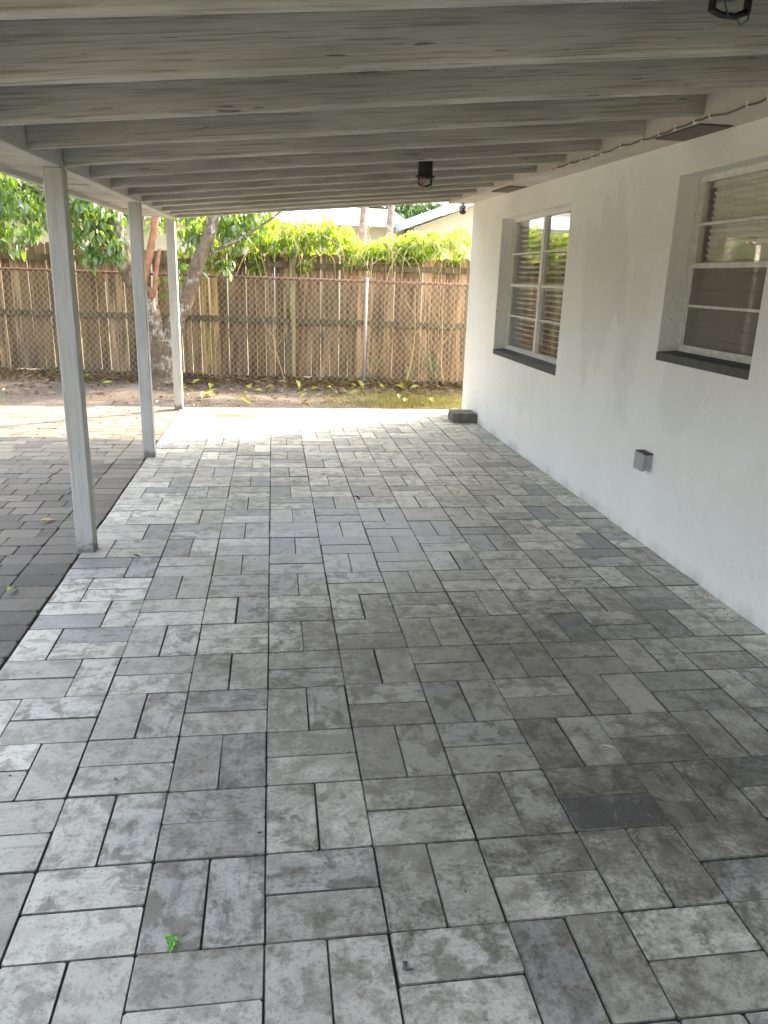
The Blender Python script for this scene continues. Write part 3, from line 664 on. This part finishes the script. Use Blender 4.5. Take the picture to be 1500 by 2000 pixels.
# ------------------------------------------------------------------ vine on the fence
rv = random.Random(21)
vine = thing('climbing_vine', (.8, 12.4, 0), 'bright yellow-green leafy vine sprawling along the top of the picket fence', 'vine')
vols = []
for xx, top, n in ((-1.0, 2.42, 26), (-.65, 2.42, 30), (-.3, 2.44, 32), (.05, 2.42, 32), (.4, 2.36, 30), (.72, 2.36, 28), (1.02, 2.34, 26), (1.3, 2.12, 14), (1.58, 2.16, 16), (1.85, 2.22, 22), (2.15, 2.30, 26), (2.45, 2.26, 24), (2.8, 2.3, 22), (3.3, 2.3, 22), (3.9, 2.3, 18)):
    top += rv.uniform(-.1, .1); cz_ = (top+1.82)/2; vols.append((xx, fy(xx, .05), cz_+.03, .26, .22, (top-1.78)/2, int(n*1.3)))
vols += [(-.25, fy(-.25, -.1), 1.72, .16, .08, .2, 8), (.55, fy(.55, -.1), 1.75, .12, .08, .16, 6), (1.2, fy(1.2, -.1), 1.82, .3, .08, .1, 6), (-.9, fy(-.9, -.1), 1.75, .2, .1, .2, 9)]
trs = clusters(vols, rv, .085, (11, 17), .9)
leafcloud(vine, trs, 'vine_leaf', 'foliage', 'leaf', 280)
def stem(pts, r, mt, par, name='stem'):
    return MB().tube(pts, r, 5).build(name, mt, par, smooth=True)
for i in range(80):
    x = rv.uniform(-1.2, 2.7); z = rv.uniform(1.8, 2.2); p = []; dx = rv.uniform(-.12, .16); y0 = fy(x, rv.uniform(-.26, -.08))
    L_ = rv.uniform(.3, .7); 
    for k in range(7):
        u = k/6; p.append((x+dx*u*5*L_+.03*math.sin(5*u+i), y0-.06*math.sin(u*3.1), z-L_*u*u*rv.uniform(.5, 1.0) if i % 3 else z+.12*math.sin(u*3)+.05*u))
    stem(p, rv.uniform(.003, .007), 'dry_stem', vine)
# dead stems hanging on the chain-link, one thing each
for j, (xa, xb, h, lb) in enumerate(((1.98, 2.12, 1.45, 'long dry brown stem climbing the chain-link right of the steel post'), (.12, .02, .95, 'thin bare stem rising from the soil beside the wooden post'), (2.62, 2.42, 1.2, 'dry forked stem leaning on the chain-link close to the house corner'))):
    p = []; 
    for k in range(12):
        u = k/11; x = xa+(xb-xa)*u+.05*math.sin(4*u+j*2); p.append((x, fy(x, CO-.04+.01*math.sin(9*u)), -.02+h*u))
    t = thing('dry_stem', p[0], lb, 'stem'); stem(p, [.009-.006*k/11 for k in range(12)], 'dry_stem', t)
    for q in (4, 6, 8):
        b = Vector(p[q]); s = 1 if q % 4 else -1; stem([b, b+Vector((s*.12, -.01, .16)), b+Vector((s*.2, 0, .38))], [.005, .004, .002], 'dry_stem', t, 'twig')

# ------------------------------------------------------------------ tree
rt = random.Random(5)
tree = thing('leafy_tree', (-1.6, 11.55, 0), 'spreading tree with pale lichened forked trunk in front of the fence', 'tree')
def limb(pts, rad, mt='bark', name='limb', n=12):
    # smooth the polyline (Catmull-Rom) and roughen the section
    P_ = [Vector(p) for p in pts]; out = []; ro = []
    for i in range(len(P_)-1):
        p0, p1, p2, p3 = P_[max(i-1, 0)], P_[i], P_[i+1], P_[min(i+2, len(P_)-1)]
        for k in range(6):
            t = k/6; out.append(.5*((2*p1)+(-p0+p2)*t+(2*p0-5*p1+4*p2-p3)*t*t+(-p0+3*p1-3*p2+p3)*t**3)); ro.append(rad[i]+(rad[i+1]-rad[i])*t)
    out.append(P_[-1]); ro.append(rad[-1]); ro = [q*rt.uniform(.94, 1.07) for q in ro]
    mb = MB().tube(out, ro, n); mb.v = [(x+rt.uniform(-.006, .006), y+rt.uniform(-.006, .006), z) for x, y, z in mb.v]
    return mb.build(name, mt, tree, smooth=True)
ty = 11.6
limb([(-1.60, ty, -.08), (-1.61, ty, .08), (-1.60, ty, .35), (-1.60, ty, .62)], [.25, .19, .165, .17], name='trunk', n=16)
limb([(-1.62, ty, .40), (-1.68, ty-.02, .8), (-1.80, ty-.04, 1.2), (-2.02, ty-.02, 1.62), (-2.13, ty, 2.1), (-2.2, ty+.05, 2.7), (-2.5, ty+.1, 3.4)], [.15, .14, .13, .125, .13, .11, .07])
limb([(-1.56, ty, .40), (-1.42, ty, .78), (-1.22, ty, 1.2), (-1.06, ty, 1.62), (-.88, ty+.02, 2.05), (-.7, ty+.06, 2.6), (-.3, ty+.1, 3.3)], [.13, .12, .105, .10, .09, .07, .05])
limb([(-1.76, ty-.06, 1.2), (-1.78, ty-.12, 1.42), (-1.70, ty-.13, 1.7), (-1.60, ty-.12, 2.1), (-1.5, ty-.1, 2.7)], [.05, .055, .055, .05, .04], 'smooth_bark')
limb([(-1.72, ty-.08, 1.18), (-1.64, ty-.13, 1.28), (-1.60, ty-.13, 1.55), (-1.54, ty-.12, 1.85)], [.04, .036, .03, .022], 'smooth_bark')
limb([(-2.05, ty, 1.7), (-2.5, ty+.1, 2.2), (-3.3, ty+.15, 2.6), (-4.3, ty+.2, 2.8)], [.07, .055, .04, .02])
limb([(-.98, ty, 1.8), (-.6, ty-.03, 1.95), (-.1, ty+.1, 2.25), (.35, ty+.2, 2.6)], [.025, .02, .016, .01])
limb([(-2.12, ty, 2.0), (-2.3, ty-.1, 2.5), (-2.6, ty-.3, 3.0)], [.05, .04, .03])
vols = [(-4.1, 11.9, 2.75, 1.9, .8, .85, 210), (-3.3, 11.6, 2.35, .9, .45, .55, 100), (-4.4, 11.7, 2.2, .9, .4, .35, 80), (-2.45, 11.45, 2.15, .45, .3, .5, 70), (-2.2, 11.4, 1.85, .28, .22, .25, 16), (-1.6, 12.0, 3.0, 1.5, .8, .55, 90),
        (-1.35, 12.0, 2.2, .5, .3, .4, 26), (-.75, 11.9, 2.3, .55, .35, .36, 56), (-.3, 11.95, 2.35, .45, .3, .3, 36), (-1.35, 11.85, 1.55, .3, .2, .35, 9), (-.72, 11.6, 1.72, .12, .1, .22, 4), (-5.5, 12, 3.0, 1.2, 1, .9, 70)]
leafcloud(tree, clusters(vols, rt, .125, (6, 10), 1.0), 'tree_leaf', 'foliage', 'leaf', 290)

# ------------------------------------------------------------------ ground litter, weeds, grass
rl = random.Random(9); V = []; F = []; TN = []
def put(vs, fs, p, R, s, t):
    o = len(V); V.extend((vs@R.T*s+np.array(p)).tolist()); F.extend([tuple(a+o for a in f) for f in fs]); TN.extend([t]*len(vs))
for _ in range(8000):
    x = rl.uniform(-5.5, 3.0); d = abs(rl.gauss(0, .55)); y = fy(x, -.25)-d*(1.0 if rl.random() < .75 else 2.2)
    if y < 9.6: continue
    vs, fs = LV[rl.randrange(4)]; put(vs, fs, (x, y, soilz(x, y)+rl.uniform(.004, .03)), rotm(rl.uniform(0, 6.3), rl.uniform(-.5, .5), rl.uniform(-.8, .8)), rl.uniform(.04, .11), rl.random())
tonemesh('leaf_litter', V, F, TN, 'dead_leaf'); bpy.data.objects['leaf_litter']['label'] = 'brown dead leaves littering the soil along the fence'
V, F, TN = [], [], []
blade = (np.array([(0, -.04, 0), (0, .04, 0), (.18, 0, .55), (.5, 0, 1.0)]), [(0, 1, 2), (1, 3, 2), (0, 2, 3)])
for _ in range(9000):
    x = rl.gauss(1.9, .6); y = rl.gauss(10.2, .45)
    if not (.2 < x < 3.2 and 9.45 < y < 11.4) or (x > 2.28 and y < 9.3): continue
    put(*blade, (x, y, soilz(x, y)-.004), rotm(rl.uniform(0, 6.3), rl.uniform(-.3, .9), 0), rl.uniform(.02, .075)*(1.2 if y < 10 else .8), rl.random())
tonemesh('grass', V, F, TN, 'grass_blade'); bpy.data.objects['grass']['label'] = 'patchy dry yellow grass growing by the house corner'
# weeds at the fence foot, each a plant
for j, (x, h, n, lb) in enumerate(((2.45, .62, 46, 'tall green weed growing through the chain-link near the house corner'), (2.1, .35, 26, 'low green weed among dead leaves under the chain-link'), (1.5, .5, 22, 'sparse weed with yellowing leaves beside the steel fence post'), (.72, .3, 14, 'small weed at the fence foot between the two posts'))):
    y = fy(x, CO+.12); t = thing('weed', (x, y, soilz(x, y)), lb, 'plant'); trs = []
    for k in range(5):
        a = rl.uniform(0, 6.3); b = Vector((x, y, soilz(x, y)-.01)); e = b+Vector((math.cos(a)*h*.3, math.sin(a)*h*.15, h*rl.uniform(.6, 1)))
        stem([b, (b+e)/2+Vector((0, 0, .04)), e], .0035, 'dry_stem', t)
        for q in range(max(2, n//5)):
            u = rl.uniform(.2, 1.0); p = b.lerp(e, u); trs.append((tuple(p), rotm(rl.uniform(0, 6.3), rl.uniform(-.4, .9), rl.uniform(-.5, .5)), rl.uniform(.05, .095)))
    for (p, R, s) in trs[:]:
        me = bpy.data.meshes.get('weed_leaf_shape')
        if me is None:
            me = bpy.data.meshes.new('weed_leaf_shape'); me.from_pydata(LV[1][0].tolist(), [], LV[1][1]); me.materials.append(M['weed_leaf']); me.update()
        o = link('leaf', me, p, t, rl.random()); o.rotation_euler = Matrix(R.tolist()).to_euler(); o.scale = (s, s, s)
# single fallen leaves
def fallen(x, y, z, size, yaw, mt, label, grp=None, name='fallen_leaf', var=1, pit=.06, rol=.1):
    vs, fs = LV[var]; me = bpy.data.meshes.new('leaf'); me.from_pydata((vs-np.array((.5, 0, vs[:, 2].min()))).tolist(), [], fs); me.materials.append(M[mt]); me.update()
    o = link(name, me, (x, y, z), None); o.rotation_euler = (rol, pit, yaw); o.scale = (size,)*3; return tag(o, label, 'leaf', grp)
fallen(-1.45, 4.94, -.004, .13, 1.0, 'yellow_leaf', 'single yellow leaf lying on the dark brick paving', var=0)
fallen(-1.316, 3.78, -.004, .10, 1.35, 'green_leaf', 'pale green leaf fallen on the brick paving beside the patio edge', var=1)
fallen(.588, 5.342, .002, .06, -.5, 'dry_brown', 'small curled brown leaf on the pale part of the patio', var=3)
fallen(-.867, 10.267, soilz(-.867, 10.267)+.012, .23, .1, 'orange_leaf', 'large orange leaf on the soil beyond the patio edge', var=0)
fallen(-.78, 4.22, .002, .05, .2, 'dry_brown', 'dark scrap of leaf on the pavers beside the foot of a post', var=2)
for k in range(46):
    x = rl.uniform(-1.3, 2.2) if k > 4 else rl.uniform(-4, -1.9); y = rl.uniform(9.75, 11.75)
    fallen(x, y, soilz(x, y)+.014, rl.uniform(.10, .19), rl.uniform(0, 6.3), 'fallen_leaf', 'yellow-green fallen leaf lying on the dark soil before the fence', 'yellow-green leaves fallen on the soil', var=k % 4, pit=rl.uniform(-.25, .25), rol=rl.uniform(-.5, .5))
V, F, TN = [], [], []
for _ in range(420):
    x, y = rl.uniform(-1.08, 2.27), rl.uniform(1.2, 9.3)
    if rl.random() < .4: x = rl.choice((-1.09+abs(rl.gauss(0, .03)), 2.285-abs(rl.gauss(0, .05))))
    vs, fs = LV[rl.randrange(4)]; put(vs, fs, (x, y, .003), rotm(rl.uniform(0, 6.3), rl.uniform(-.2, .2), rl.uniform(-.3, .3)), rl.uniform(.006, .022), rl.random())
tonemesh('patio_crumbs', V, F, TN, 'dead_leaf'); bpy.data.objects['patio_crumbs']['label'] = 'tiny dry leaf crumbs scattered over the patio pavers'
# green sprig, dead husk, pale scrap on the pavers
t = thing('green_sprig', (-.269, 1.514, 0), 'tiny bright green sprig lying on the pavers', 'sprig')
MB().tube([(-.269, 1.50, .004), (-.26, 1.52, .006), (-.245, 1.54, .004)], .0012, 5).build('stem', 'fresh_green', t)
for k in range(9):
    vs, fs = LV[k % 4]; me = bpy.data.meshes.new('leaf'); me.from_pydata(vs.tolist(), [], fs); me.materials.append(M['fresh_green']); me.update()
    o = link('leaf', me, (-.264+.004*(k % 3), 1.508+.0035*k, .004+.001*k), t); o.rotation_euler = (.2*(k % 3-1), -.25, k*2.2); o.scale = (.022,)*3
t = thing('dead_husk', (.296, 1.394, 0), 'small grey curled husk on the bluish pavers', 'husk')
MB().tube([(.284, 1.385, .004), (.29, 1.392, .009), (.294, 1.402, .007), (.289, 1.409, .004)], [.002, .005, .0045, .0015], 6).build('shell', 'dry_brown', t)
MB().tube([(.29, 1.384, .003), (.30, 1.383, .005), (.309, 1.386, .003)], [.0015, .003, .001], 6).build('curl', 'dry_brown', t)
t = thing('pale_scrap', (1.147, 2.208, 0), 'pale torn plastic scrap on the darkest pavers', 'scrap')
MB().tube([(1.12, 2.205, .003), (1.135, 2.216, .005), (1.155, 2.213, .004), (1.168, 2.201, .003), (1.15, 2.198, .004), (1.13, 2.201, .003)], [.001, .003, .004, .0025, .002, .001], 5).build('strip', 'pale_scrap', t)

# ------------------------------------------------------------------ beyond the fence
nb = thing('neighbour_house', (2, 25, 0), 'cream house with pale blue-white roof beyond the vines', 'house')
MB().box(-14, 3.95, 24.2, 30, -.06, 3.02).build('wall', 'cream_wall', nb)
mb = MB(); vs = [(x, y, z) for x in (-14.6, 3.98) for y, z in ((23.7, 2.98), (27.2, 3.62), (30.6, 2.98), (30.6, 3.1), (27.2, 3.75), (23.7, 3.12))]
mb.add(vs, [(0, 6, 7, 1), (1, 7, 8, 2), (2, 8, 9, 3), (3, 9, 10, 4), (4, 10, 11, 5), (5, 11, 6, 0), (0, 1, 2, 3, 4, 5), (11, 10, 9, 8, 7, 6)]); mb.build('roof', 'white_roof', nb)
mb = MB(); prof = [(3.99, -.06), (16.5, -.06), (16.5, 2.95), (10.2, 5.28), (3.99, 2.96)]
vs = [(x, y, z) for y in (22.9, 33) for x, z in prof]; mb.add(vs, [(4, 3, 2, 1, 0), (5, 6, 7, 8, 9)]+[(k, (k+1) % 5, (k+1) % 5+5, k+5) for k in range(5)]); mb.build('gable_wall', 'cream_wall', nb)
for sx in (-1, 1):
    x0, x1 = (3.6, 10.2) if sx < 0 else (16.9, 10.2); z0, z1 = 2.83, 5.30; mb = MB()
    vs = [(x, y, z+q) for q in (.03, .28) for x, z in ((x0, z0), (x1, z1)) for y in (22.45, 33.2)]
    mb.add(vs, [(0, 2, 3, 1), (4, 5, 7, 6), (0, 1, 5, 4), (2, 6, 7, 3), (0, 4, 6, 2), (1, 3, 7, 5)]); mb.build('roof', 'white_roof', nb)
for xw in (-9, -4.5, 0.6):
    mb = MB(); mb.box(xw-.6, xw+.6, 24.15, 24.21, 1.1, 2.3); wn = mb.build('window', 'white_trim', nb); MB().box(xw-.5, xw+.5, 24.13, 24.149, 1.2, 2.2).build('pane', 'lens_dark', wn)
def palm(x, y, lb, lean):
    t = thing('palm_tree', (x, y, 0), lb, 'palm tree')
    pts = [(x+lean*z*z*.01, y, z) for z in np.linspace(-.1, 8.5, 24)]
    MB().tube(pts, [(.11 if i < 2 else .082)-.0012*i+.004*(i % 2) for i in range(24)], 12).build('trunk', 'palm_bark', t, smooth=True)
    V_ = []; F_ = []; tip = Vector(pts[-1]); rp = random.Random(int(x*100))
    for k in range(16):
        a = k*2.399; el = rp.uniform(-.3, 1.0)
        for j in range(22):
            u = j/21*2.2; c = tip+Vector((math.cos(a)*math.cos(el)*u, math.sin(a)*math.cos(el)*u, math.sin(el)*u-.28*u*u))
            for s in (-1, 1):
                d = Vector((-math.sin(a)*s, math.cos(a)*s, -.5)).normalized()*.55*(1-.6*abs(u-1)/1.3); o = len(V_)
                al = Vector((math.cos(a), math.sin(a), 0))*.03; V_ += [tuple(c-al), tuple(c+al), tuple(c+d)]; F_.append((o, o+1, o+2))
    tonemesh('crown', V_, F_, [rp.random()]*len(V_), 'far_leaf', t, origin=tuple(WL[t.name]))
palm(1.86, 17, 'slender pale trunk rising behind the vines, beside a second one', .3); palm(2.47, 17.4, 'slender pinkish trunk behind the vines, nearer the gable', .5)
def fartree(x, y, h, r, lb, seed):
    rr_ = random.Random(seed); t = thing('far_tree', (x, y, 0), lb, 'tree')
    MB().tube([(x, y, -.1), (x+.1, y, h*.4), (x, y, h*.75)], [.25, .18, .08], 8).build('trunk', 'bark', t, smooth=True)
    vv = [(x+rr_.uniform(-r, r)*.6, y+rr_.uniform(-r, r)*.6, h*.72+rr_.uniform(-r, r)*.5, r*.55, r*.55, r*.42, 60) for _ in range(7)]
    trs = clusters(vv, rr_, .30, (5, 8)); V_ = []; F_ = []; T_ = []
    for i, (p, R, s) in enumerate(trs):
        vs, fs = LV[i % 4]; o = len(V_); V_ += (vs@R.T*s+np.array(p)).tolist(); F_ += [tuple(a+o for a in f) for f in fs]; T_ += [rr_.random()]*len(vs)
    tonemesh('crown', V_, F_, T_, 'far_leaf', t, origin=tuple(WL[t.name]))
fartree(5.6, 44, 6.3, 2.2, 'dark green tree showing above the neighbouring roof', 1); fartree(8.6, 46, 6.5, 2.4, 'bushy green tree behind the gabled roof', 2)
fartree(-9, 22, 6.5, 2.8, 'broad green tree behind the picket fence, beyond the leafy tree', 3); fartree(-4.6, 20, 5.5, 2.2, 'rounded green tree beyond the fence behind the forked trunk', 4)

# unseen tree added by the house corner so its branches shade the soil
rs = random.Random(77); st = thing('added_shade_tree', (4.7, 12.05, 0), 'unseen leafy tree added beside the house corner to shade the soil before the fence', 'tree')
MB().tube([(4.7, 12.05, -.1), (4.65, 12.05, 1.2), (4.5, 12.05, 2.3), (4.2, 12.0, 3.0)], [.17, .13, .11, .08], 10).build('trunk', 'bark', st, smooth=True)
MB().tube([(4.4, 12.03, 2.6), (3.4, 12.0, 2.88), (2.2, 11.97, 2.98), (1.0, 11.97, 3.0), (.1, 11.97, 3.02)], [.07, .05, .038, .025, .012], 8).build('limb', 'bark', st, smooth=True)
vols = [(xx, 11.97, 3.0, .5, .34, .26, 26) for xx in np.arange(.1, 5.6, .62)]
trs = clusters(vols, rs, .12, (6, 9)); V_ = []; F_ = []; T_ = []
for i, (p, R, s) in enumerate(trs):
    vs, fs = LV[i % 4]; o = len(V_); V_ += (vs@R.T*s+np.array(p)).tolist(); F_ += [tuple(a+o for a in f) for f in fs]; T_ += [rs.random()]*len(vs)
tonemesh('foliage', V_, F_, T_, 'tree_leaf', st, origin=tuple(WL[st.name]))
